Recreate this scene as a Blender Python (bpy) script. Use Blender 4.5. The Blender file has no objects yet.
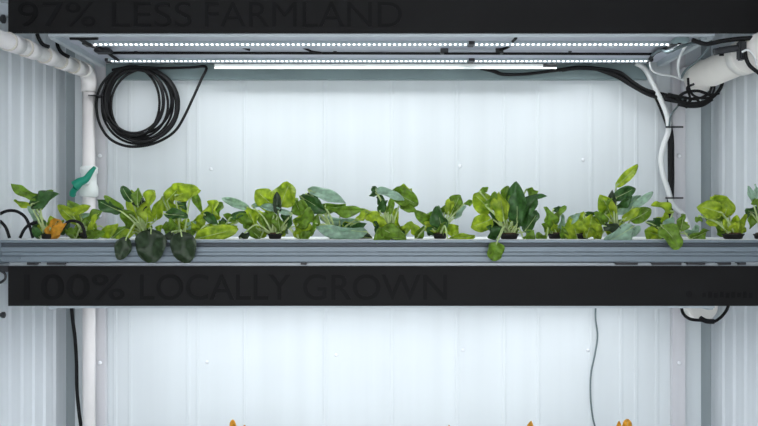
import bpy, bmesh, math, random
from mathutils import Vector, Matrix
random.seed(7)
C = bpy.context.scene.collection
F = 940.0; CX = 379.0; CY = 222.0; H = 1.35
PI = math.pi

def P(x, y, d):
    "point of the place seen at photo pixel (x, y) at distance d"
    return Vector(((x-CX)*d/F, d, H-(y-CY)*d/F))

# ------------------------------------------------------------ materials
def mat(name, col, rough=.5, metal=0., spec=.5, noise=0., nscale=(8,8,8), bump=0., emit=0., trans=0., dark=None):
    m = bpy.data.materials.new(name); m.use_nodes = True
    nt = m.node_tree; b = nt.nodes['Principled BSDF']
    b.inputs['Base Color'].default_value = (*col, 1)
    b.inputs['Roughness'].default_value = rough
    b.inputs['Metallic'].default_value = metal
    b.inputs['Specular IOR Level'].default_value = spec
    if emit:
        b.inputs['Emission Color'].default_value = (*col, 1)
        b.inputs['Emission Strength'].default_value = emit
    if noise or bump:
        tc = nt.nodes.new('ShaderNodeTexCoord'); mp = nt.nodes.new('ShaderNodeMapping')
        mp.inputs['Scale'].default_value = nscale
        nz = nt.nodes.new('ShaderNodeTexNoise'); nz.inputs['Scale'].default_value = 1; nz.inputs['Detail'].default_value = 4
        nt.links.new(tc.outputs['Object'], mp.inputs[0]); nt.links.new(mp.outputs[0], nz.inputs['Vector'])
        if noise:
            mx = nt.nodes.new('ShaderNodeMix'); mx.data_type = 'RGBA'
            d = dark or tuple(c*(1-noise) for c in col)
            mx.inputs[6].default_value = (*d, 1); mx.inputs[7].default_value = (*[min(1, c*(1+noise*.6)) for c in col], 1)
            rp = nt.nodes.new('ShaderNodeMapRange'); rp.inputs[1].default_value = .3; rp.inputs[2].default_value = .7
            nt.links.new(nz.outputs[0], rp.inputs[0]); nt.links.new(rp.outputs[0], mx.inputs[0])
            nt.links.new(mx.outputs[2], b.inputs['Base Color'])
        if bump:
            bp = nt.nodes.new('ShaderNodeBump'); bp.inputs['Strength'].default_value = bump; bp.inputs['Distance'].default_value = .01
            nt.links.new(nz.outputs[0], bp.inputs['Height']); nt.links.new(bp.outputs[0], b.inputs['Normal'])
    if trans:
        out = nt.nodes['Material Output']; tl = nt.nodes.new('ShaderNodeBsdfTranslucent'); ms = nt.nodes.new('ShaderNodeMixShader')
        ms.inputs[0].default_value = trans
        src = b.inputs['Base Color'].links[0].from_socket if b.inputs['Base Color'].links else None
        if src: nt.links.new(src, tl.inputs[0])
        else: tl.inputs[0].default_value = (*col, 1)
        nt.links.new(b.outputs[0], ms.inputs[1]); nt.links.new(tl.outputs[0], ms.inputs[2]); nt.links.new(ms.outputs[0], out.inputs[0])
    return m

WALL = mat('wall_panel', (.705, .755, .78), .42, spec=.3, noise=.035, nscale=(14, 14, .5))
SIDE = mat('side_panel', (.76, .80, .835), .38, spec=.35, noise=.06, nscale=(16, 16, .4))
CORNER_SHADE = mat('corner_shade', (.32, .37, .39), .6, noise=.2, nscale=(9, 9, 1))  # corner shade put into the colour, darker than the walls
FLOOR = mat('floor_grey', (.60, .61, .62), .6, noise=.1)
CEIL = mat('ceiling_white', (.6, .64, .68), .6)
BLACK = mat('sign_black', (.0112, .0108, .0110), .6, spec=.15, noise=.12, nscale=(6, 6, 6))
INK = mat('sign_ink', (.0072, .0070, .0074), .55, spec=.1)
ALU = mat('tray_aluminium', (.205, .25, .285), .42, metal=.35, noise=.12, nscale=(1.2, 30, 30))
LIP_SHADE = mat('tray_lip_shade', (.05, .065, .08), .5)  # dark tone painted for the shadow under the rail lip
TRIM = mat('pale_metal', (.50, .555, .59), .35, metal=.2, noise=.06, nscale=(3, 20, 20))
TRAYTOP = mat('white_tray_lid', (.82, .84, .84), .4, noise=.04)
DECK = mat('deck_underside', (.50, .52, .60), .45, noise=.06)
BEAM = mat('grey_green_beam', (.23, .31, .32), .5, noise=.12, nscale=(8, 8, 2))
POST = mat('post_grey', (.66, .66, .69), .4, metal=.1, noise=.08, nscale=(20, 20, 2))
PVC = mat('pvc_white', (.86, .83, .82), .35, noise=.05, nscale=(10, 10, 10))
PVCR = mat('pvc_joint', (.62, .58, .52), .5)
DUCT = mat('duct_cream', (.92, .89, .84), .4, noise=.05)
RUB = mat('black_rubber', (.007, .007, .008), .6, spec=.25)
DKP = mat('dark_plastic', (.02, .022, .026), .45)
GREYW = mat('grey_wire', (.12, .16, .17), .5)
WHITEW = mat('white_wire', (.78, .80, .80), .4)
TEAL = mat('teal_plastic', (.0, .27, .17), .4)
WPL = mat('white_plastic', (.86, .90, .88), .35)
SCREW = mat('screw_steel', (.86, .88, .92), .25)
POT = mat('net_pot_black', (.014, .012, .011), .6)
SOIL = mat('growing_plug', (.10, .055, .03), .9, noise=.4, nscale=(80, 80, 80))
HOUSE = mat('fixture_aluminium', (.42, .49, .52), .4, metal=.3)
PCB = mat('led_board', (.42, .46, .49), .4)
LED = mat('led_diode', (.93, .97, 1.0), .4, emit=2.1)
LF = [mat('leaf_dark', (.055, .16, .032), .4, noise=.5, nscale=(60,60,60), trans=.18, bump=.25),
      mat('leaf_mid', (.24, .42, .04), .4, noise=.5, nscale=(60,60,60), trans=.35, bump=.25),
      mat('leaf_bright', (.62, .74, .06), .42, noise=.35, nscale=(45,45,45), trans=.42, bump=.2, dark=(.22, .38, .025)),
      mat('leaf_pale', (.42, .62, .46), .45, noise=.3, nscale=(60,60,60), trans=.25, bump=.2),
      mat('leaf_yellow', (.85, .42, .035), .5, noise=.4, nscale=(60,60,60), trans=.3),
      mat('leaf_deep', (.034, .060, .025), .5, noise=.4, nscale=(60,60,60), trans=.05, bump=.3)]
STEM = mat('stem_green', (.62, .76, .34), .45, noise=.3, nscale=(30,30,30), trans=.15)

# ------------------------------------------------------------ mesh helpers
def tag(o, label=None, cat=None, group=None, kind=None):
    if label: o['label'] = label
    if cat: o['category'] = cat
    if group: o['group'] = group
    if kind: o['kind'] = kind
    return o
def thing(name, loc, label, cat, group=None):
    o = bpy.data.objects.new(name, None); C.objects.link(o); o.location = loc; o.empty_display_size = .03
    return tag(o, label, cat, group)
class MB:
    def __init__(s): s.bm = bmesh.new()
    def box(s, a, b, bev=0., mi=0):
        a = Vector(a); b = Vector(b)
        r = bmesh.ops.create_cube(s.bm, size=1); vs = r['verts']
        for v in vs: v.co = Vector([(a[i]+b[i])/2 + v.co[i]*abs(b[i]-a[i]) for i in range(3)])
        fs = list({f for v in vs for f in v.link_faces})
        for f in fs: f.material_index = mi
        if bev:
            es = list({e for v in vs for e in v.link_edges})
            bmesh.ops.bevel(s.bm, geom=es, offset=bev, segments=2, affect='EDGES')
        return s
    def tube(s, pts, r, seg=10, mi=0, cap=True, smooth=6, r2=None):
        pts = [Vector(p) for p in pts]
        if smooth and len(pts) > 2:
            q = [pts[0]*2-pts[1]] + pts + [pts[-1]*2-pts[-2]]; out = []
            for i in range(1, len(q)-2):
                for k in range(smooth):
                    t = k/smooth; a, b, c, d = q[i-1], q[i], q[i+1], q[i+2]
                    out.append(.5*((2*b)+(c-a)*t+(2*a-5*b+4*c-d)*t*t+(3*b-a-3*c+d)*t*t*t))
            pts = out + [q[-2]]
        n = len(pts); rings = []; nrm = None
        for i, p in enumerate(pts):
            t = (pts[min(i+1, n-1)]-pts[max(i-1, 0)])
            if t.length < 1e-9: t = Vector((0, 0, 1))
            t.normalize()
            if nrm is None:
                up = Vector((0, 0, 1)) if abs(t.z) < .9 else Vector((0, 1, 0))
                nrm = t.cross(up).normalized()
            else:
                nrm = (nrm - t*nrm.dot(t)).normalized()
            bn = t.cross(nrm); rr = r if r2 is None else r+(r2-r)*i/(n-1)
            rings.append([s.bm.verts.new(p+(nrm*math.cos(2*PI*k/seg)+bn*math.sin(2*PI*k/seg))*rr) for k in range(seg)])
        for i in range(n-1):
            for k in range(seg):
                f = s.bm.faces.new((rings[i][k], rings[i][(k+1) % seg], rings[i+1][(k+1) % seg], rings[i+1][k])); f.material_index = mi; f.smooth = True
        if cap:
            for rg in (rings[0][::-1], rings[-1]):
                f = s.bm.faces.new(rg); f.material_index = mi
        return s
    def lathe(s, c, prof, seg=20, axis='Z', mi=0):
        c = Vector(c); rings = []
        for (r, h) in prof:
            rg = []
            for k in range(seg):
                a = 2*PI*k/seg
                v = {'Z': (r*math.cos(a), r*math.sin(a), h), 'Y': (r*math.cos(a), h, r*math.sin(a)), 'X': (h, r*math.cos(a), r*math.sin(a))}[axis]
                rg.append(s.bm.verts.new(c+Vector(v)))
            rings.append(rg)
        for i in range(len(rings)-1):
            for k in range(seg):
                f = s.bm.faces.new((rings[i][k], rings[i][(k+1) % seg], rings[i+1][(k+1) % seg], rings[i+1][k])); f.material_index = mi; f.smooth = True
        for rg in (rings[0][::-1], rings[-1]):
            f = s.bm.faces.new(rg); f.material_index = mi
        return s
    def extrude_profile(s, prof, x0, x1, mi=0):
        "closed profile in (y, z) swept along X"
        a = [s.bm.verts.new((x0, y, z)) for y, z in prof]; b = [s.bm.verts.new((x1, y, z)) for y, z in prof]; n = len(prof)
        for i in range(n):
            f = s.bm.faces.new((a[i], a[(i+1) % n], b[(i+1) % n], b[i])); f.material_index = mi
        s.bm.faces.new(a[::-1]); s.bm.faces.new(b)
        return s
    def build(s, name, m, parent=None, kind=None, label=None):
        bmesh.ops.recalc_face_normals(s.bm, faces=s.bm.faces)
        if parent: bmesh.ops.translate(s.bm, vec=-parent_loc(parent), verts=s.bm.verts)
        me = bpy.data.meshes.new(name); s.bm.to_mesh(me); s.bm.free()
        for mm in (m if isinstance(m, (list, tuple)) else [m]): me.materials.append(mm)
        o = bpy.data.objects.new(name, me); C.objects.link(o)
        if parent: o.parent = parent
        if kind: o['kind'] = kind
        if label: o['label'] = label
        return o
def parent_loc(p):
    v = Vector(p.location)
    while p.parent: p = p.parent; v += Vector(p.location)
    return v
def copy_tree(o, off, label=None, group=None, parent=None):
    c = o.copy(); C.objects.link(c); c.parent = parent
    if parent is None:
        c.location = Vector(o.location)+Vector(off)
        if label: c['label'] = label
        if group: c['group'] = group
    for ch in list(o.children): copy_tree(ch, off, parent=c)
    return c

# ------------------------------------------------------------ the room
BW = 3.585                        # back wall distance
XL, XR = -1.205, 1.279
Z0, Z1 = 0., 2.45; YF = -.9
def ribbed(axis, u0, u1, ribs, depth, w, face, sgn, z0, z1, thick=.03):
    "sheet whose profile along u steps out by depth at each rib; axis 'X' = back wall, 'Y' = side wall"
    us = [(u0, 0)]
    for r in sorted(ribs):
        if r-w*1.5 <= us[-1][0] or r+w*1.5 >= u1: continue
        us += [(r-w*.9, 0), (r-w*.5, 1), (r+w*.5, 1), (r+w*.9, 0)]
    us.append((u1, 0))
    bm = bmesh.new(); fr = []; bk = []
    def pt(u, v, z): return (u, v, z) if axis == 'X' else (v, u, z)
    for u, h in us:
        v = face+sgn*h*depth
        fr.append((bm.verts.new(pt(u, v, z0)), bm.verts.new(pt(u, v, z1))))
        bk.append((bm.verts.new(pt(u, face-sgn*thick, z0)), bm.verts.new(pt(u, face-sgn*thick, z1))))
    for L in (fr, bk):
        for i in range(len(L)-1): bm.faces.new((L[i][0], L[i+1][0], L[i+1][1], L[i][1]))
    for i in range(len(fr)-1):
        bm.faces.new((fr[i][0], fr[i+1][0], bk[i+1][0], bk[i][0])); bm.faces.new((fr[i][1], fr[i+1][1], bk[i+1][1], bk[i][1]))
    for i in (0, -1): bm.faces.new((fr[i][0], fr[i][1], bk[i][1], bk[i][0]))
    mb = MB(); mb.bm.free(); mb.bm = bm
    return mb
bx0, bx1 = (75-CX)*BW/F, (701-CX)*BW/F
ribs = [(x-CX)*BW/F for x in (115, 130, 188, 198, 245, 325, 392, 457, 504, 538, 591, 621, 636, 657)]
wb = ribbed('X', bx0, bx1, ribs, .0016, .010, BW, -1, Z0, Z1).build('wall_back', WALL, kind='structure')
for (x, y) in ((583,160), (460,166), (211,169), (336,355), (463,350), (207,362), (588,350)):
    p = P(x, y, BW); s = MB().lathe(p, [(.0065, .002), (.0065, -.002), (.003, -.0045)], 12, 'Y').build('screw', SCREW, wb)
lr = []; y = -.8
while y < 3.6: lr.append(y); y += .105
ribbed('Y', YF, 3.63, lr, .0055, .034, XL, 1, Z0, Z1).build('wall_left', SIDE, kind='structure')
ribbed('Y', YF, 3.63, lr, .0055, .034, XR, -1, Z0, Z1).build('wall_right', SIDE, kind='structure')
MB().box((XL-.03, 3.62, Z0), (bx0+.01, 3.65, Z1)).build('shade_trim_1', CORNER_SHADE, kind='structure')  # recess strips toned dark to carry the shade in the wall corners
MB().box((bx1-.01, 3.62, Z0), (XR+.03, 3.65, Z1)).build('shade_trim_2', CORNER_SHADE, kind='structure')
MB().box((XL-.05, YF, -.05), (XR+.05, 3.7, 0)).build('floor', FLOOR, kind='structure')
MB().box((XL-.05, YF, Z1), (XR+.05, 3.7, Z1+.04)).build('ceiling', CEIL, kind='structure')

# ------------------------------------------------------------ shelf rack
DF = 2.914; DZ = -.846
rack = thing('shelf_rack', (0, 3.2, 0), 'pale metal growing rack with flat shelf decks filling the end of the room', 'rack')
DX0, DX1 = -1.03, 1.045
for x0, x1 in (((95-CX)*3.56/F, (106-CX)*3.56/F), ((672-CX)*3.56/F, (685-CX)*3.56/F)):
    m = MB(); m.box((x0, 3.553, 0), (x1, 3.583, 2.3), .002)
    po = m.build('post', POST, rack)
    for z in (1.35-(363-222)*3.55/F, 1.35-(348-222)*3.55/F+.5, .4, 1.6):
        MB().lathe(((x0+x1)/2, 3.553, z), [(.008, 0), (.008, -.004), (.004, -.007)], 12, 'Y').build('bolt', SCREW, po)
for lv, zo in enumerate((0, DZ)):
    m = MB(); m.box((DX0, 2.94, 1.940+zo), (DX1, 3.47, 1.952+zo)); m.build('deck_underside', DECK, rack)
    m = MB(); m.box((DX0-.02, 2.925, 2.046+zo), (DX1+.10, 3.47, 2.058+zo), .001); m.build('deck', TRIM, rack)
    m = MB(); m.box((DX0, 2.925, 1.9275+zo), (DX1, 2.94, 2.046+zo), .001); m.build('front_beam', TRIM, rack)
    for xx in (DX0, DX1-.02):
        MB().box((xx, 2.94, 1.922+zo), (xx+.02, 3.47, 2.046+zo), .001).build('side_beam', TRIM, rack)
    m = MB(); m.box(((108-CX)*3.57/F, 3.54, 1.889+zo), ((647-CX)*3.57/F, 3.5815, 1.945+zo), .001); m.build('back_beam', BEAM, rack)
    for xx in (-.8, -.1, .8):    # arms from the back beam to the deck
        MB().box((xx, 3.46, 1.955+zo), (xx+.03, 3.56, 1.985+zo)).build('arm', TRIM, rack)
        MB().box((xx, 3.545, 1.93+zo), (xx+.03, 3.575, 1.985+zo)).build('arm', TRIM, rack)
    for x0, x1 in ((XL+.001, DX0), (DX1, XR-.001)):
        MB().box((x0, 2.96, 2.0+zo), (x1, 3.0, 2.04+zo), .002).build('side_bracket', TRIM, rack)
MB().box((-1.15, 2.93, .34), (1.2, 3.47, .36)).build('deck', TRIM, rack)
for xx in (-1.14, 1.17):
    MB().box((xx, 2.95, 0), (xx+.03, 2.98, .34), .002).build('leg', TRIM, rack)

# ------------------------------------------------------------ sign boards
def words(txt, x0, x1, y0, y1, d, parent, name='lettering', off=.008):
    cu = bpy.data.curves.new('t', 'FONT'); cu.body = txt; cu.extrude = .02; cu.offset = off; cu.resolution_u = 6
    o = bpy.data.objects.new('t', cu); C.objects.link(o); bpy.context.view_layer.update()
    me = bpy.data.meshes.new_from_object(o.evaluated_get(bpy.context.evaluated_depsgraph_get()))
    bpy.data.objects.remove(o)
    xs = [v.co.x for v in me.vertices]; ys = [v.co.y for v in me.vertices]
    a, b = P(x0, y1, d), P(x1, y0, d)
    L = parent_loc(parent)
    for v in me.vertices:
        u = (v.co.x-min(xs))/(max(xs)-min(xs)); w = (v.co.y-min(ys))/(max(ys)-min(ys))
        v.co = Vector((a.x+(b.x-a.x)*u, d-.0008-(.0008 if v.co.z > 0 else -.0008), a.z+(b.z-a.z)*w))-L
    me.materials.clear(); me.materials.append(INK); me.name = name
    c = bpy.data.objects.new(name, me); C.objects.link(c); c.parent = parent
    return c
def board(y0, y1, label):
    r = thing('sign_board', (0, DF, P(0, y1, DF).z), label, 'sign')
    x0, x1 = P(8, 0, DF).x, 1.235
    m = MB(); m.box((x0, DF, P(0, y1, DF).z), (x1, DF+.010, P(0, y0, DF).z), .0008)
    m.build('board', BLACK, r)
    MB().box((x0, DF+.012, P(0, y1, DF).z+.02), (x1, DF+.016, P(0, y0-2.8, DF).z)).build('top_flange', TRIM, r)
    return r
b1 = board(-8, 33, 'long black sign board across the top shelf edge, reading 97% LESS FARMLAND')
for w, x0, x1 in (('97%', 18, 96), ('LESS', 112, 192), ('FARMLAND', 205, 402)): words(w, x0, x1, 2, 27, DF, b1, off=0)
b2 = board(266, 306, 'long black sign board below the planted tray, reading 100% LOCALLY GROWN')
for w, x0, x1 in (('100%', 24, 125), ('LOCALLY', 140, 291), ('GROWN', 303, 447)): words(w, x0, x1, 274, 300, DF, b2)
# the unreadable small mark near the right end: a round sprout mark and a row of tiny dark strokes
lg = MB(); c = P(689, 294, DF)
lg.lathe(c+Vector((0, .0002, 0)), [(.010, .0006), (.010, -.0010)], 16, 'Y')
lg.build('emblem', INK, b2)
for i in range(9):
    lg = MB(); x = 702+i*5.8
    a = P(x, 298, DF); b = P(x+4, 291, DF); mid = (a.z+b.z)/2
    lg.box((a.x, DF-.0009, mid-.0105 if i % 3 else mid-.008), (b.x, DF+.0006, mid+.0095 if i % 2 else mid+.006))
    lg.build('small_mark', INK, b2)

# ------------------------------------------------------------ trays
def tray(zo, name, label, x1):
    r = thing(name, (0, 3.18, 2.058+DZ+zo), label, 'tray')
    d0 = 2.885
    def z(y): return H-(y-CY)*d0/F+zo
    prof = [(d0+.03, z(262.3)), (d0+.004, z(262.3)), (d0+.004, z(261.8)), (d0, z(261.2)), (d0, z(256.5)), (d0+.006, z(255.5)), (d0+.006, z(252.5)), (d0-.001, z(251.5)),
            (d0-.001, z(247.2)), (d0+.010, z(246.4)), (d0+.010, z(243.4)), (d0-.004, z(242.4)), (d0-.004, z(240.2)), (d0+.03, z(240.2))]
    MB().extrude_profile(prof, -1.163, x1).build('front_rail', ALU, r)
    m = MB(); m.box((-1.160, d0+.0065, z(246.6)), (x1-.002, d0+.0115, z(243.2))); m.build('lip_shade_strip', LIP_SHADE, r)  # dark strip added as the lip's shadow
    m = MB()
    m.box((-1.155, d0+.03, z(262)), (x1-.005, 3.45, z(260))); m.box((-1.155, d0+.03, z(260)), (-1.149, 3.45, z(241)))
    m.box((x1-.011, d0+.03, z(260)), (x1-.005, 3.45, z(241))); m.box((-1.149, 3.444, z(260)), (x1-.011, 3.45, z(241)))
    m.build('trough', ALU, r)
    m = MB(); m.box((-1.152, d0+.028, z(241.4)), (x1-.006, 3.448, z(239.6)), .001); m.build('lid', TRAYTOP, r)
    m = MB(); m.box((-1.170, d0-.006, z(264)), (-1.160, d0+.07, z(241)), .002)
    m.box((-1.168, d0-.008, z(259)), (-1.10, d0+.004, z(257.5)), .001); m.build('end_cap', ALU, r)
    for xa, xb in ((24, 34), (44, 62), (300, 306), (618, 640), (655, 684), (690, 708), (722, 734), (742, 749)):
        MB().box((P(xa, 0, d0).x, d0+.022, z(265.2)), (P(xb, 0, d0).x, d0+.06, z(262.2)), .001).build('rubber_foot', DKP, r)
    return r, z(239.6)
tr, TZ = tray(0, 'growing_tray', 'long ribbed aluminium growing tray with white lid above the LOCALLY GROWN board', 1.19)
tr2, TZ2 = tray(-.852, 'growing_tray', 'long aluminium tray holding the yellow-tipped plants at the bottom edge of the photo', 1.19)

# ------------------------------------------------------------ light fixtures
LAMPW = 1.08
def light_bar(d, x0, x1, label, z=1.936):
    X0, X1 = (x0-CX)*d/F, (x1-CX)*d/F
    r = thing('light_bar', ((X0+X1)/2, d, z), label, 'light', 'LED grow light bars under the shelves')
    MB().box((X0, d-.020, z-.001), (X1, d+.020, z+.004)).build('board', PCB, r)
    m = MB(); m.box((X0, d-.026, z-.004), (X1, d-.020, z+.004)); m.box((X0, d+.020, z-.004), (X1, d+.026, z+.004)); m.build('housing', HOUSE, r)
    for xx, s in ((X0, -1), (X1, 1)):
        MB().box((xx, d-.026, z-.007), (xx+s*.012, d+.026, z+.004), .001).build('end_cap', DKP, r)
    m = MB(); n = int((X1-X0)/.0166); st = (X1-X0)/n
    for i in range(n):
        x = X0+st*(i+.5); m.box((x-.0036, d-.0048, z-.0042), (x+.0036, d+.0048, z-.001))
    m.build('diodes', LED, r)
    li = bpy.data.lights.new('lamp', 'AREA'); li.shape = 'RECTANGLE'; li.size = X1-X0-.02; li.size_y = .012
    li.energy = LAMPW*(X1-X0); li.color = (.96, .98, 1); li.spread = math.radians(156)
    lo = bpy.data.objects.new('lamp', li); C.objects.link(lo); lo.parent = r; lo.location = (0, 0, -.0045)
    return r
bars = []
for (d, a, b, l) in ((3.09, 88, 468, 'front LED light bar under the top shelf, left section'), (3.09, 474, 680, 'front LED light bar under the top shelf, right section'),
                     (3.41, 110, 468, 'rear LED light bar under the top shelf, left section above the coiled cable'), (3.41, 474, 648, 'rear LED light bar under the top shelf, right section near the white conduit')):
    bars.append((light_bar(d, a, b, l), l))
for o, l in bars:
    copy_tree(o, (0, 0, DZ), label=l.replace('under the top shelf', 'under the lower shelf behind the LOCALLY GROWN board').split(' above the')[0].split(' near the')[0])
def reflector(zo, label):
    X0, X1 = (215-CX)*3.46/F, (556-CX)*3.46/F
    r = thing('cable_trough', ((X0+X1)/2, 3.46, 1.92+zo), label, 'trough')
    MB().extrude_profile([(3.448, 1.912+zo), (3.448, 1.930+zo), (3.468, 1.930+zo), (3.468, 1.928+zo), (3.450, 1.928+zo), (3.450, 1.912+zo)], X0, X1).build('strip', WPL, r)
    MB().box((X1-.05, 3.4475, 1.918+zo), (X1, 3.4495, 1.929+zo)).build('end_clip', DKP, r)
    return r
reflector(0, 'slim bright white strip behind the rear light bar under the top shelf')
# dark cable running between the two rows, with clips
for zo, lab in ((0, 'straight black cable run clipped between the two light rows under the top shelf'),):
    r = thing('cable', (0, 3.25, 1.934+zo), lab, 'cable')
    MB().tube([P(98, 53, 3.25), P(300, 53.2, 3.25), P(500, 53.6, 3.25), P(655, 54, 3.25)], .0048, 8).build('cable_run', RUB, r)
    for x in (136, 335, 570):
        p = P(x, 51, 3.25); MB().box(p+Vector((-.006, -.006, -.004)), p+Vector((.006, .006, .010)), .001).build('clip', DKP, r)
for pts, lab in (([(223, 46.5), (235, 46.6), (244, 48), (250, 50)], 'short brown-black cable tail hanging left of centre under the top shelf'),
                 ([(297, 46.5), (304, 48), (312, 51.5), (322, 53)], 'short bent cable tail under the top shelf near its middle')):
    tag(MB().tube([P(x, y, 3.2) for x, y in pts], .004, 8).build('cable_tail', RUB), lab, 'cable')
r = thing('cable_connector', P(472, 51, 3.2), 'black bracket shaped connector joining the light bars right of centre', 'connector')
for x in (441, 496):
    p = P(x+3, 50.5, 3.2); MB().box(p+Vector((-.012, -.01, -.012)), p+Vector((.014, .01, .010)), .002).build('plug', DKP, r)
MB().box(P(448, 53, 3.2)+Vector((0, -.004, 0)), P(498, 50, 3.2)+Vector((0, .004, 0)), .001).build('cover', TRIM, r)
MB().tube([P(444, 53.5, 3.19), P(500, 53.5, 3.19)], .004, 8).build('lead', RUB, r)
MB().tube([P(500, 50, 3.19), P(508, 47, 3.16), P(512, 42, 3.08), P(516, 38, 3.0)], .005, 8).build('lead', RUB, r)

# ------------------------------------------------------------ left pipe, valve
r = thing('water_pipe', (-1.08, 3.5, 0), 'white plastic water pipe running back along the left wall and down the corner', 'pipe')
A = P(89, 73, 3.5)
fr = Vector((-1.08, 2.35, 1.858)); bk = Vector((-1.08, 3.46, 1.908))
MB().tube([fr, bk], .0235, 20, smooth=0).build('horizontal_pipe', PVC, r)
cen = [Vector((-1.08, 3.455+.045*math.sin(t*PI/2/8), 1.908-.045*(1-math.cos(t*PI/2/8)))) for t in range(9)]
MB().tube([bk-Vector((0, .03, .001))]+cen+[Vector((-1.08, 3.5, 1.835))], .0285, 20, smooth=0).build('elbow', PVC, r)
MB().tube([(-1.08, 3.5, 1.85), (-1.08, 3.5, 0)], .0235, 20, smooth=0).build('vertical_pipe', PVC, r)
for t in (.40, .515, .66, .80, .92):
    p = fr.lerp(bk, t); dv = (bk-fr).normalized()
    cp = MB().tube([p-dv*.055, p+dv*.022], .0275, 20, smooth=0).build('coupling', PVC, r)
    MB().tube([p-dv*.0585, p-dv*.054], .0283, 20, smooth=0).build('joint_ring', PVCR, cp)
for pp, dd in (([(37, 34), (39, 39), (43, 44.5), (49, 47)], 2.93), ([(57, 41), (58, 47), (62, 53), (69, 57)], 3.12)):
    MB().tube([P(x, y, dd) for x, y in pp], .0062, 8).build('cable_tie', RUB, r, label='black hooked cable tie')
v = P(86, 183, 3.45)
vb = MB().lathe((-1.08, 3.5, v.z-.05), [(.026, 0), (.034, .004), (.034, .035), (.028, .05), (.028, .085), (.033, .09), (.033, .11), (.025, .115)], 20).build('valve', WPL, r, label='white tap with teal lever')
MB().tube([(-1.08, 3.475, v.z+.005), (-1.075, 3.435, v.z+.012), ], .013, 12, smooth=0).build('bonnet', WPL, vb)
MB().tube([P(75, 186, 3.43), P(80, 182, 3.43), P(86, 179, 3.43), P(91, 172, 3.43), P(95, 167, 3.43)], .020, 10, r2=.006).build('lever', TEAL, vb, label='teal lever')
MB().tube([P(76, 188, 3.44), P(73, 192, 3.45), P(72.5, 195, 3.46)], .012, 10).build('tube', TEAL, vb, label='teal tube')

# ------------------------------------------------------------ cable coil
def loop(cx, cy, rx, ry, d, ph=0, n=28, frac=1., rot=0.):
    pts = []
    for i in range(n+1):
        a = ph+2*PI*frac*i/n
        x = rx*math.cos(a); y = ry*math.sin(a); c, s = math.cos(rot), math.sin(rot)
        pts.append(P(cx+x*c-y*s, cy+x*s+y*c, d+.012*math.sin(a*1.3+cx)))
    return pts
m = MB()
for (cx, cy, rx, ry, rot, w) in ((136, 102, 27, 34, .05, 1), (137, 104, 31, 34, -.1, 1), (140, 104, 33, 36, .1, 1), (141, 105, 36, 37, -.15, 1), (138, 101, 33.5, 33, .3, 1),
                          (139, 106, 37, 38, .2, 1), (134.5, 100, 29, 33, .1, 1), (142, 103, 35, 36, 0, 1), (133, 101, 31, 35, -.05, 1), (145, 105, 34, 36, .12, 1), (132, 103, 27.5, 36, .0, 1)):
    m.tube(loop(cx, cy, rx, ry, random.uniform(3.49, 3.52), rot=rot), .0047, 8, cap=False, smooth=2)
cc = [(112, 70), (130, 67), (160, 68), (190, 67.5), (206, 67), (201, 80), (193, 98), (184, 117), (175, 131), (162, 140), (146, 145.5), (126, 146), (109, 138), (99, 122), (96.5, 104), (100, 88), (110, 75), (124, 68)]
m.tube([P(x, y, 3.485) for x, y in cc], .0052, 8)
tag(m.build('coiled_cable', RUB), 'black cable coiled in loose loops hanging on the back wall at upper left', 'cable')
r = thing('cable_hook', P(99, 97, 3.5), 'small black hook holding the coiled cable beside the white pipe', 'hook')
MB().box(P(94, 98, 3.545), P(103, 95, 3.47), .002).build('peg', DKP, r)

# ------------------------------------------------------------ right services
def duct(zo, label, extra):
    r = thing('air_duct', (1.188, 3.5, 1.83+zo), label, 'duct')
    MB().lathe((1.188, 2.3, 1.886+zo), [(.052, 0), (.052, 1.12), (.056, 1.12), (.058, 1.14), (.058, 1.19), (.045, 1.215)], 28, 'Y').build('pipe', DUCT, r)
    MB().lathe((1.188, 3.02, 1.886+zo), [(.0535, 0), (.058, .004), (.058, .05), (.0535, .054)], 28, 'Y').build('collar', DUCT, r)
    m = MB(); m.box((1.135, 3.50, 1.82+zo), (1.225, 3.55, 1.93+zo), .006); m.build('wall_box', POST, r)
    return r
duct(0, 'fat cream pipe running back along the right wall under the top shelf', 1)
r = thing('pipe_fitting', (1.14, 3.5, .99), 'pale pipe end just below the right end of the LOCALLY GROWN board', 'pipe')
MB().lathe((1.188, 3.44, 1.886+DZ), [(.052, 0), (.056, .01), (.058, .02), (.058, .07), (.045, .08)], 28, 'Y').build('pipe_end', DUCT, r)
MB().box((1.135, 3.52, 1.84+DZ), (1.225, 3.552, 1.93+DZ), .006).build('wall_box', POST, r)
def cab(pts, r, m, name, label, d=3.46, cat='cable', group=None, dd=None):
    pp = [P(p[0], p[1], p[2] if len(p) > 2 else d) for p in pts]
    return tag(MB().tube(pp, r, 10).build(name, m), label, cat, group)
cab([(636, 63), (645, 69), (652, 82), (660, 98), (667, 115), (668.5, 130), (664, 144), (661, 158), (663, 174), (668, 190), (673, 205), (684, 216), (690, 232, 3.42)], .0098, WHITEW, 'conduit', 'white flexible conduit curving down the back wall on the right', 3.50)
cab([(655, 92), (663, 110), (670, 132), (671, 160), (671, 185), (670, 206), (668, 232)], .0125, RUB, 'cable', 'thick straight black cable behind the white conduit on the right', 3.54)
cab([(684, 97), (678, 106), (671, 115), (669, 128)], .0035, GREYW, 'cable', 'thin grey cable slanting from the dark bundle to the upper tie', 3.49)
for y, w in ((127, 'upper'), (198, 'lower')):
    r = thing('cable_tie', P(672, y, 3.49), w+' black cable tie fixing the white conduit to the wall', 'clip', 'cable ties on the conduit')
    MB().box(P(666, y+.8, 3.475), P(683, y-.8, 3.480), .0005).build('strap', DKP, r)
    MB().tube([P(667, y, 3.478), P(666, y, 3.52), P(667, y, 3.58)], .003, 8).build('clamp', DKP, r)
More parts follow.
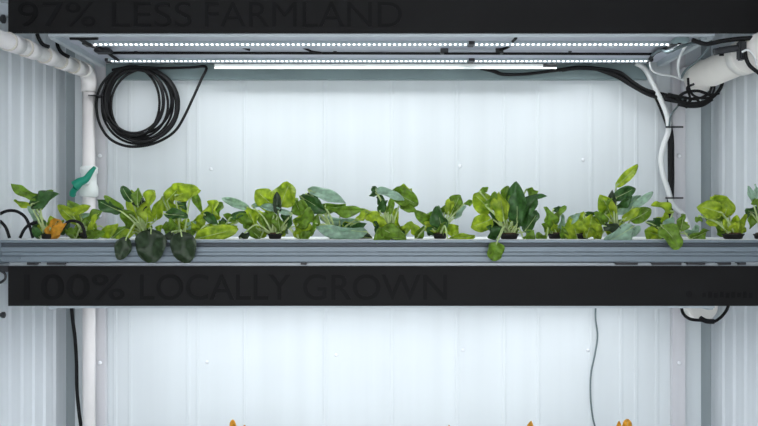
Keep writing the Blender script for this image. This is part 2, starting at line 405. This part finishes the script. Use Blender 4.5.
# bundle of strands sagging along the wall top then under the duct
base = [(482, 69.5), (492, 72), (504, 75), (520, 75.2), (540, 73), (560, 70.5), (580, 68.5), (600, 69.5), (618, 75), (632, 84), (646, 92), (664, 97), (685, 101)]
for i in range(5):
    off = [(-1.5+i*.9)*(.3+.8*min(1, abs(k-6)/6)) for k in range(len(base))]
    pts = [(x+random.uniform(-2, 2), y+(i-2)*(.5 if k < 8 else 1.3)+random.uniform(-.5, .5), 3.50+.012*(i % 3)) for k, (x, y) in enumerate(base)]
    if i > 1: pts = pts[5 if i < 4 else 7:]
    cab(pts, .0048 if i else .006, RUB, 'cable', 'black cable in the drooping bundle under the top shelf at right', group='black cables of the bundle at right')
for pts, rr, lab in (
    ([(664, 97), (676, 101), (692, 103.5), (706, 101), (716, 94), (722, 84), (722.5, 68)], .0062, 'black cable hooked up round the underside of the cream pipe'),
    ([(668, 94), (682, 97), (696, 99), (708, 94), (712, 86), (716, 72)], .005, 'black cable looping close under the cream pipe end'),
    ([(688, 78), (689, 88), (693, 95), (700, 98), (710, 98)], .0045, 'short black cable hanging from the cream pipe end'),
    ([(676, 100), (684, 93), (698, 91), (711, 95), (719, 93)], .0055, 'black cable arching inside the bundle below the cream pipe'),
    ([(664, 99), (674, 96), (686, 104), (694, 98), (704, 104), (714, 90), (712, 80)], .0042, 'wavy thin black cable in the tangle below the cream pipe'),
    ([(686, 108), (690, 98), (687, 88), (694, 84)], .0042, 'thin black cable rising from the tangle to the pipe end'),
    ([(678, 104), (690, 106), (702, 105), (712, 99)], .0075, 'lowest black cable of the tangle below the cream pipe')):
    cab(pts, rr, RUB, 'cable', lab, 3.36)
for pts, rr, mm, lab in (
    ([(712, 36, 3.0), (708, 48, 3.05), (698, 60, 3.15), (686, 70, 3.25), (681, 78, 3.3)], .004, GREYW, 'grey wire slanting across the cream pipe'),
    ([(700, 36, 3.0), (688, 44, 3.05), (681, 54, 3.15), (678, 66, 3.2), (680, 78, 3.3)], .0045, WHITEW, 'white wire bowing down left of the cream pipe'),
    ([(650, 62, 3.4), (652, 70, 3.4), (660, 74, 3.4), (672, 76, 3.4), (684, 80, 3.4)], .0042, WHITEW, 'white wire looping from the rear light bar to the cream pipe'),
    ([(652, 55, 3.25), (660, 50, 3.15), (668, 52, 3.1), (680, 47, 3.05), (700, 41, 3.0), (712, 38, 3.0)], .005, GREYW, 'grey cable rising from the light bars to the shelf corner'),
    ([(745, 50, 2.88), (746, 58, 2.88), (750, 66, 2.88), (760, 74, 2.88)], .006, RUB, 'black cable curling down at the right edge of the photo'),
    ([(742, 52, 2.87), (748, 50, 2.87), (754, 56, 2.87), (757, 66, 2.87)], .0035, WHITEW, 'white wire curling beside the black plug at the right edge')):
    cab(pts, rr, mm, 'cable', lab)
r = thing('power_connector', P(735, 50, 2.895), 'black power plug cluster below the shelf in the upper right corner', 'connector')
MB().box(P(736, 61, 2.93), P(747, 40, 2.895), .004).build('plug', DKP, r)
MB().tube([P(714, 52, 2.895), P(724, 50, 2.895), P(738, 48, 2.895)], .0105, 12).build('socket', DKP, r)
MB().tube([P(692, 40, 2.895), P(706, 44, 2.895), P(722, 41, 2.895), P(738, 39, 2.895), P(752, 38, 2.895)], .007, 10).build('lead', RUB, r)
MB().box(P(719, 56, 2.895), P(724, 47, 2.895), .002).build('latch', DKP, r)
r = thing('junction_box', P(665, 44, 3.05), 'dark green grey connector block at the right end of the front light bar', 'connector')
MB().box(P(671, 44, 3.0), P(690, 37, 2.96), .003).build('block', BEAM, r)
MB().tube([P(680, 42, 2.98), P(664, 49, 3.15), P(655, 53, 3.25), P(650, 59, 3.38)], .006, 10).build('lead', RUB, r)
r = thing('junction_box', P(100, 52, 3.2), 'dark connector knot at the left end of the light bars', 'connector')
MB().box(P(97, 54, 3.2), P(110, 48, 3.16), .003).build('block', DKP, r)
MB().tube([P(78, 38, 2.98), P(92, 46, 3.08), P(104, 50, 3.18), P(112, 56, 3.3), P(118, 60, 3.37)], .0055, 10).build('lead', RUB, r)
MB().tube([P(70, 38, 2.98), P(86, 38.5, 2.98), P(98, 38, 2.98)], .006, 10).build('lead', RUB, r)
# cable loop and others below the lower board
cab([(681, 304), (683, 313), (690, 319), (702, 320.5), (712, 322), (720, 318), (726, 311), (729, 304)], .0055, RUB, 'cable', 'black cable loop hanging under the right end of the LOCALLY GROWN board', 3.3)
cab([(700, 318), (706, 321), (714, 321.5)], .009, RUB, 'cable', 'thick knot of black cable on the loop under the lower board', 3.3)
cab([(71, 300), (72.5, 318), (75, 338), (76.5, 362), (77, 390), (79, 412), (82, 440), (82, 500)], .0068, RUB, 'cable', 'black cable hanging in the lower left corner beside the white pipe', 3.52)
cab([(596, 300), (595.5, 318), (597.5, 336), (595, 354), (591, 374), (590.5, 396), (592.5, 416), (597, 440), (598, 490)], .0034, GREYW, 'cable', 'thin grey wire hanging down the lower back wall at right', 3.56)
# drip tubes on the tray at far left
for pts, lab in (([(-14, 232), (-8, 220), (0, 214), (8, 210.8), (17, 211.5), (25, 217), (29.5, 226), (33, 238)], 'black drip tube arching over the tray at far left'),
                 ([(-6, 217), (1, 222), (6, 228), (9.5, 238)], 'short black drip tube end inside the arch at far left'),
                 ([(20, 238), (24, 230), (29, 225), (37, 222)], 'black drip tube crossing the arch beside the yellow leaf plant'),
                 ([(62, 230), (68, 222), (75, 221), (82, 225), (86, 238)], 'black drip tube showing between the two leftmost plants')):
    cab(pts, .0050, RUB, 'drip_tube', lab, 2.98, 'tube')
# small hardware at the left edge
for (x, y, rr, lab) in ((2, 315, .010, 'small black knob on the left wall below the lower sign board'), (3, 19, .014, 'black and white clip at the left end of the top sign board')):
    p = P(x, y, 2.95); r = thing('wall_knob', p, lab, 'knob')
    MB().lathe((XL+.012, p.y, p.z), [(rr*.6, 0), (rr*.6, .008), (rr, .010), (rr, .018), (rr*.5, .021)], 14, 'X').build('cap', DKP, r)
r = thing('clamp', P(3, 274, 2.93), 'black clamp at the left end of the lower sign board', 'clamp')
MB().box((XL+.002, 2.93, P(0, 272, 2.93).z), (-1.148, 2.95, P(0, 266, 2.93).z), .002).build('jaw', DKP, r)
MB().tube([P(1, 271, 2.93), P(5, 274, 2.93), P(5, 279, 2.93), P(0, 283, 2.93)], .004, 8).build('hook', DKP, r)

# ------------------------------------------------------------ plants
def leaf(mb, bx, by, tx, ty, w, ci, d=3.03, pitch=0., roll=0., bend=.16, wave=.22, fold=.55, crk=.07):
    tw = random.uniform(-.5, .5)
    "rounded leaf blade from its stalk end to its tip; w = width in photo pixels"
    b = P(bx, by, d); t = P(tx, ty, d-pitch*.06)
    u = t-b; L = u.length; u.normalize()
    n0 = Vector((0, -1, 0)); n0 = (n0-u*n0.dot(u)).normalized(); v0 = u.cross(n0)
    v = v0*math.cos(roll)+n0*math.sin(roll); n = v.cross(u)*-1
    if n.dot(n0) < 0: n = -n
    W = w*d/F/2/max(.45, math.cos(roll)); NU, NV = 14, 8; rows = []
    ph = random.uniform(0, 6)
    for i in range(NU+1):
        s = i/NU; hw = W*(math.sin(PI*s**.86)**.52 if 0 < s < 1 else .06)
        if i == NU: hw = W*.16
        row = []
        for j in range(NV+1):
            q = j/NV*2-1
            p = b+u*(L*s)+v*(q*hw)
            h = L*bend*(math.sin(PI*s)) - fold*hw*(1-abs(q))*1.0 + wave*W*2*abs(q)*math.sin(ph+s*9+q*2) + crk*W*math.sin(s*21+ph)*math.cos(q*7+ph*2) + tw*q*hw*s
            row.append(p+n*h)
        rows.append(row)
    th = n*.0009; up = [[mb.bm.verts.new(p+th) for p in r] for r in rows]; dn = [[mb.bm.verts.new(p-th) for p in r] for r in rows]
    def face(vs):
        f = mb.bm.faces.new(vs); f.material_index = ci; f.smooth = True
    for i in range(NU):
        for j in range(NV):
            face((up[i][j], up[i+1][j], up[i+1][j+1], up[i][j+1])); face((dn[i][j], dn[i][j+1], dn[i+1][j+1], dn[i+1][j]))
        for j in (0, NV): face((up[i][j], dn[i][j], dn[i+1][j], up[i+1][j]))
    for i in (0, NU):
        for j in range(NV): face((up[i][j], up[i][j+1], dn[i][j+1], dn[i][j]))
    return b
def vein(mb, bx, by, tx, ty, d): pass

def plant(name, label, base, leaves, d=3.03, tz=None, pot=True, group='leafy greens in the tray', potw=.019, fill=5, name_pot='net_pot'):
    tz = TZ if tz is None else tz
    X = (base-CX)*d/F
    r = thing(name, (X, d, tz), label, 'plant', group)
    fm = MB(); sm = MB(); hang = []
    xs = [l[0] for l in leaves]
    for l in leaves:
        bx, by, tx, ty, w, ci = l[:6]; k = l[6] if len(l) > 6 else {}
        dd = k.get('d', d+random.uniform(-.03, .03)); part = k.get('part')
        roll = k.get('roll', random.uniform(-.75, .75)); bend = k.get('bend', .16)
        tgt = MB() if part else fm
        b = leaf(tgt, bx, by, tx, ty, w, 0 if part else ci, dd, k.get('pitch', random.uniform(-.3, .6)), roll, bend)
        s0 = Vector((X+random.uniform(-.010, .010), d+random.uniform(-.008, .008), tz+.006)); mid = s0.lerp(b, .5)+Vector((random.uniform(-.004, .004), -.004, abs((b-s0).length)*.10+(.03 if b.z < tz+.01 else 0)))
        if b.z < tz+.012: s0.z += .004; mid.z = max(mid.z, tz+.03)
        pts = [s0, mid, b]
        # midrib continues onto the blade
        t = P(tx, ty, dd); pts.append(b.lerp(t, .15)+Vector((0, -.001, 0)))
        stm = MB() if part else sm
        rib = [b.lerp(t, f)+Vector((0, -1, 0))*((t-b).length*bend*math.sin(PI*f)*math.cos(roll)*.9+.0012) for f in (.12, .35, .6, .85)] if roll > -.4 else None
        if rib and w > 9 and part != 'drooping_leaf': stm.tube([b]+rib, .0010, 5, smooth=3, r2=.0005)
        stm.tube(pts, .0036, 6, smooth=5, r2=.0020)
        if part:
            o = tgt.build(part, LF[ci], r, label=k.get('plabel')); stm.build('stalk', STEM, o)
    # young inner leaves near the crown
    for i in range(fill+6 if fill else 0):
        bx = base+random.uniform(-11, 11); by = 234+random.uniform(-3, 2)+((TZ-tz)*F/d if tz != TZ else 0)
        a = random.uniform(-1.1, 1.1); L = random.uniform(7, 17)
        leaf(fm, bx, by, bx+math.sin(a)*L, by-math.cos(a)*L, random.uniform(6, 11), random.choice((1, 2, 2, 2, 0)), d+random.uniform(.0, .07), .2, random.uniform(-.6, .6))
    fm.build('foliage', LF, r); sm.build('stems', STEM, r)
    if pot:
        pm = MB().lathe((X, d, tz), [(potw*.75, -.001), (potw, .002), (potw*1.12, .011), (potw*1.25, .013), (potw*1.25, .0165), (potw*1.05, .0165)], 18)
        po = pm.build(name_pot, POT, r)
        MB().lathe((X, d, tz), [(potw*.95, .0168), (potw*.8, .020), (potw*.3, .021)], 14).build('growing_plug', SOIL, po)
    return r
hg = lambda lab='dark drooping leaf': {'part': 'drooping_leaf', 'plabel': lab, 'd': 2.866, 'roll': .12, 'bend': .12, 'pitch': .1}
yl = {'part': 'yellow_leaf', 'plabel': 'orange-yellow withered leaf', 'd': 2.99, 'roll': .15}
G0, G1, G2, G3, G4, G5 = range(6)
plant('leafy_green', 'leafy green with one orange-yellow leaf at the far left of the tray', 48, [
    (39, 198, 11, 184, 10, G1, {'roll': .3}), (35, 206, 14, 200, 5, G2), (31, 205, 57, 195, 17, G0, {'roll': .2}), (36, 210, 52, 190, 12, G1), (46, 236, 38, 216, 12, G0), (40, 238, 33, 226, 8, G0),
    (52, 239, 58, 219, 15, G4, yl), (49, 238, 66, 224, 9, G4, yl), (38, 222, 28, 206, 6, G3)], 3.0)
plant('leafy_green', 'sprawling pale green plant in front of the white pipe', 86, [
    (80, 224, 58, 205, 12, G2), (82, 226, 68, 200, 10, G1), (84, 226, 102, 211, 10, G1), (88, 236, 68, 233, 11, G1), (76, 238, 66, 228, 9, G1), (92, 234, 96, 214, 8, G2), (98, 237, 118, 224, 10, G2),
    (86, 237, 104, 232, 11, G1), (72, 214, 90, 206, 10, G2), (112, 238, 128, 226, 10, G1), (80, 215, 100, 218, 7, G3), (90, 238, 78, 222, 8, G1)], 3.06)
plant('leafy_green', 'leafy green with bright crinkled leaves and two dark round leaves drooping over the tray', 146, [
    (122, 212, 97, 200, 11, G0), (124, 210, 104, 196, 8, G1), (132, 202, 122, 186, 10, G0), (140, 224, 130, 190, 16, G2), (147, 222, 152, 190, 18, G2), (143, 213, 142, 196, 12, G5, {'d': 2.995}), (156, 220, 160, 200, 12, G2),
    (134, 228, 122, 210, 13, G1), (135, 232, 116, 240, 9, G2), (138, 206, 138, 188, 10, G1), (146, 230, 130, 226, 9, G2),
    (127, 237, 119, 260, 16, G5, hg()), (151, 229, 151, 263, 31, G5, hg('large dark drooping leaf'))], 3.0)
plant('leafy_green', 'leafy green with one big arched yellow-green leaf and a dark leaf hanging over the rail', 182, [
    (167, 201, 184, 184, 15, G2, {'roll': .2}), (175, 196, 199, 189, 17, G2, {'roll': .1}), (193, 188, 202, 212, 8, G1), (162, 197, 186, 214, 15, G2), (180, 196, 187, 210, 8, G0), (164, 214, 188, 216, 10, G0),
    (182, 228, 207, 216, 11, G2), (176, 232, 170, 218, 8, G1), (185, 228, 196, 222, 8, G3), (172, 232, 174, 246, 16, G5, {'d': 2.9}),
    (181, 232, 187, 263, 26, G5, hg('large dark drooping leaf')), (200, 232, 192, 222, 8, G2)], 3.0)
plant('leafy_green', 'low plant with a round green leaf above a broad flat bright leaf', 218, [
    (213, 221, 213, 200, 18, G2), (216, 218, 222, 202, 8, G1), (204, 214, 217, 224, 9, G0), (195, 239, 238, 229, 17, G2, {'roll': .1, 'd': 2.96}), (215, 238, 234, 224, 12, G2), (250, 209, 222, 198, 9, G3, {'d': 3.12}), (238, 222, 224, 214, 8, G1), (230, 218, 246, 212, 7, G0),
    (205, 236, 196, 222, 9, G2)], 3.04, fill=3)
plant('leafy_green', 'full bushy plant with two domed yellow-green leaves on top, left of centre', 275, [
    (276, 208, 256, 190, 21, G2, {'roll': .1}), (280, 207, 290, 183, 26, G2, {'roll': .1}), (278, 214, 277, 192, 9, G5, {'d': 2.975}), (252, 206, 280, 212, 6, G3), (292, 214, 270, 206, 6, G3), (258, 230, 247, 207, 16, G2), (272, 232, 267, 209, 17, G1),
    (268, 232, 258, 210, 10, G2), (284, 233, 291, 212, 14, G0), (280, 232, 278, 212, 10, G1), (297, 238, 303, 214, 15, G2), (300, 240, 311, 232, 9, G1), (260, 238, 247, 226, 10, G1), (296, 226, 312, 210, 12, G1), (240, 238, 249, 233, 7, G5),
    (250, 228, 238, 214, 9, G1), (302, 216, 294, 198, 12, G1)], 3.0, fill=5)
plant('leafy_green', 'spreading plant with pale grey-green arching leaves at left of centre', 338, [
    (308, 190, 345, 203, 12, G3, {'roll': .3}), (300, 196, 326, 212, 15, G0), (306, 194, 318, 200, 10, G0), (325, 206, 365, 209, 8, G1), (312, 208, 346, 205, 9, G1), (367, 232, 316, 227, 14, G3, {'bend': .25, 'roll': .3, 'd': 2.97}),
    (360, 222, 320, 218, 9, G3), (372, 238, 332, 233, 13, G5, {'d': 3.05}), (330, 238, 350, 226, 12, G0), (312, 222, 300, 200, 13, G1), (356, 220, 372, 212, 9, G2), (350, 232, 366, 224, 9, G0), (340, 216, 356, 207, 9, G1), (308, 236, 318, 214, 7, G1)], 3.02, fill=4)
plant('leafy_green', 'upright plant with bare pale stems and one round leaf near the middle', 390, [
    (376, 193, 370, 195, 6, G0), (378, 192, 372, 187, 7, G0), (376, 190, 404, 200, 9, G3, {'roll': .3}), (392, 191, 418, 205, 19, G1, {'roll': .05}), (396, 189, 412, 192, 11, G2), (400, 204, 416, 212, 10, G1), (384, 206, 378, 196, 10, G0), (378, 226, 366, 210, 12, G2),
    (380, 228, 406, 240, 15, G1, {'d': 2.93}), (394, 230, 374, 243, 15, G1, {'d': 2.93}), (388, 214, 392, 198, 8, G1), (400, 234, 412, 222, 9, G2), (386, 230, 376, 214, 8, G2), (404, 236, 408, 224, 7, G3), (380, 212, 384, 200, 9, G0), (402, 242, 388, 228, 12, G0), (398, 230, 396, 208, 7, G2), (389, 226, 387, 206, 6, G1)], 2.96, fill=5)
plant('leafy_green', 'small loose plant right of the middle with a folded blue-green leaf', 440, [
    (433, 226, 414, 211, 11, G1), (442, 232, 437, 206, 17, G0), (436, 218, 424, 216, 10, G1), (450, 216, 460, 195, 12, G1), (448, 214, 452, 198, 8, G2), (454, 218, 466, 206, 8, G3), (448, 239, 475, 236, 11, G2, {'d': 2.95}),
    (418, 236, 408, 222, 9, G2), (415, 240, 424, 226, 9, G1), (444, 214, 450, 204, 12, G1), (464, 204, 474, 200, 5, G1), (440, 236, 446, 222, 8, G1)], 3.03, fill=2)
plant('leafy_green', 'tall dense plant in a black pot with dark upright leaves, right of centre', 509, [
    (492, 212, 474, 194, 21, G2, {'roll': .1}), (480, 192, 488, 189, 6, G1), (492, 219, 471, 227, 19, G2, {'roll': .1}), (504, 221, 499, 192, 17, G2), (512, 222, 508, 196, 10, G1), (517, 224, 515, 182, 20, G0, {'roll': .1}), (518, 226, 536, 197, 15, G0),
    (522, 200, 547, 196, 5, G0), (524, 232, 538, 212, 12, G0), (500, 232, 490, 212, 13, G0), (498, 240, 488, 226, 13, G0), (516, 228, 524, 206, 10, G0), (486, 206, 496, 192, 8, G1), (506, 229, 496, 214, 10, G1), (524, 240, 534, 230, 9, G1), (504, 206, 508, 186, 10, G1), (526, 190, 538, 192, 6, G1),
    (497, 242, 493, 261, 18, G1, hg('green drooping leaf'))], 2.95, potw=.025, fill=5)
plant('leafy_green', 'small narrow plant with pinkish stems just right of the dark-leaved pot plant', 555, [
    (551, 233, 545, 207, 10, G1), (554, 224, 566, 206, 7, G1), (556, 232, 548, 212, 7, G2), (560, 234, 562, 214, 8, G3), (546, 240, 536, 234, 8, G1), (553, 210, 562, 208, 6, G0)], 3.03, fill=3)
plant('leafy_green', 'short bright plant with a broad yellow-green leaf bending to the rail', 582, [
    (578, 241, 570, 217, 22, G2, {'roll': .1}), (586, 238, 592, 214, 17, G2), (574, 224, 584, 212, 11, G2), (590, 230, 604, 214, 12, G1), (596, 240, 600, 224, 9, G2), (568, 222, 580, 214, 8, G3), (584, 214, 598, 212, 5, G0), (564, 240, 562, 226, 8, G1)], 3.0, fill=4)
plant('leafy_green', 'tallest plant, one yellow-green leaf standing up high at right', 617, [
    (616, 187, 638, 165, 10, G2, {'roll': .1, 'bend': .05}), (612, 219, 601, 195, 17, G2), (605, 214, 612, 198, 9, G1), (613, 199, 635, 188, 13, G0), (614, 212, 612, 190, 7, G5), (611, 213, 641, 196, 14, G3), (616, 208, 632, 196, 8, G0), (632, 208, 653, 192, 8, G3),
    (630, 221, 651, 209, 15, G1, {'roll': .1}), (622, 220, 640, 208, 9, G2), (634, 226, 605, 243, 16, G3, {'d': 2.91, 'roll': .2}), (604, 226, 621, 228, 11, G5, {'d': 2.93}), (606, 224, 596, 212, 9, G1), (630, 236, 640, 226, 8, G3), (600, 236, 590, 226, 10, G2)], 2.98, fill=4)
plant('leafy_green', 'low plant below the white conduit with a pointed leaf hanging onto the rail', 667, [
    (673, 212, 652, 204, 10, G2), (662, 236, 645, 231, 13, G2), (661, 225, 680, 248, 19, G1, {'d': 2.89, 'roll': .15}), (680, 231, 683, 214, 14, G1, {'d': 2.93}), (690, 239, 708, 231, 13, G1), (686, 234, 700, 227, 9, G3), (656, 222, 668, 214, 8, G2), (664, 228, 674, 218, 9, G3), (646, 222, 658, 226, 6, G0)], 3.0, fill=3)
plant('leafy_green', 'drooping yellow-green plant in a low black pot near the right end', 733, [
    (722, 213, 698, 206, 19, G2, {'roll': .1}), (729, 216, 713, 196, 22, G2, {'roll': .1}), (722, 222, 704, 214, 12, G1), (718, 222, 706, 222, 8, G2), (724, 216, 728, 202, 10, G2), (732, 234, 724, 219, 9, G2), (736, 232, 746, 214, 7, G2), (730, 236, 738, 222, 9, G2), (700, 216, 696, 222, 7, G1)], 2.97, potw=.028, fill=2)
plant('leafy_green', 'plant cut by the right edge of the photo with a small leaf hanging down', 761, [
    (762, 216, 745, 210, 13, G0), (764, 206, 752, 202, 10, G1), (751, 213, 750, 229, 8, G1), (753, 202, 748, 186, 7, G3), (756, 200, 755, 184, 5, G3), (768, 232, 762, 214, 12, G1)], 2.98, fill=0)
# lower shelf plants: only their yellowed tips reach into the photo
for bx, lvs, lab in ((236, [(236, 436, 232, 420, 9, G4), (241, 440, 245, 425, 6, G4)], 'yellow leaf tip poking up at the bottom edge left of centre'),
                     (450, [(452, 440, 449, 425, 5, G4)], 'faint yellow leaf tip at the bottom edge near the middle'),
                     (528, [(528, 440, 531, 421, 8, G4), (522, 444, 520, 430, 7, G1)], 'brown-yellow leaf tip at the bottom edge right of centre'),
                     (622, [(618, 436, 619, 421, 6, G4), (624, 436, 628, 419, 10, G4)], 'orange leaf tip at the bottom edge, right of the hanging grey wire')):
    lv = []
    for l in lvs: lv.append((*l, {'roll': .1, 'd': 3.05}))
    for i in range(5):
        a = random.uniform(-1.2, 1.2); lv.append((bx+a*8, 470, bx+a*30, 445+abs(a)*14, 16, random.choice((G1, G2, G0))))
    plant('leafy_green', lab, bx, lv, 3.05, tz=TZ2, fill=0, group='yellow-tipped plants on the lower tray')

# ------------------------------------------------------------ camera, world
cam = bpy.data.cameras.new('camera'); co = bpy.data.objects.new('camera', cam); C.objects.link(co)
co.location = (0, 0, H); co.rotation_euler = (PI/2, 0, 0)
cam.sensor_width = 36; cam.lens = F/758*36; cam.shift_y = (CY-213)/758.; cam.clip_start = .05
bpy.context.scene.camera = co
w = bpy.data.worlds.new('world'); w.use_nodes = True; bpy.context.scene.world = w
w.node_tree.nodes['Background'].inputs[0].default_value = (.97, .98, 1, 1); w.node_tree.nodes['Background'].inputs[1].default_value = 2.1
vs = bpy.context.scene.view_settings
vs.view_transform = 'Standard'; vs.look = 'None'; vs.gamma = 1; vs.use_curve_mapping = False; vs.exposure = .55
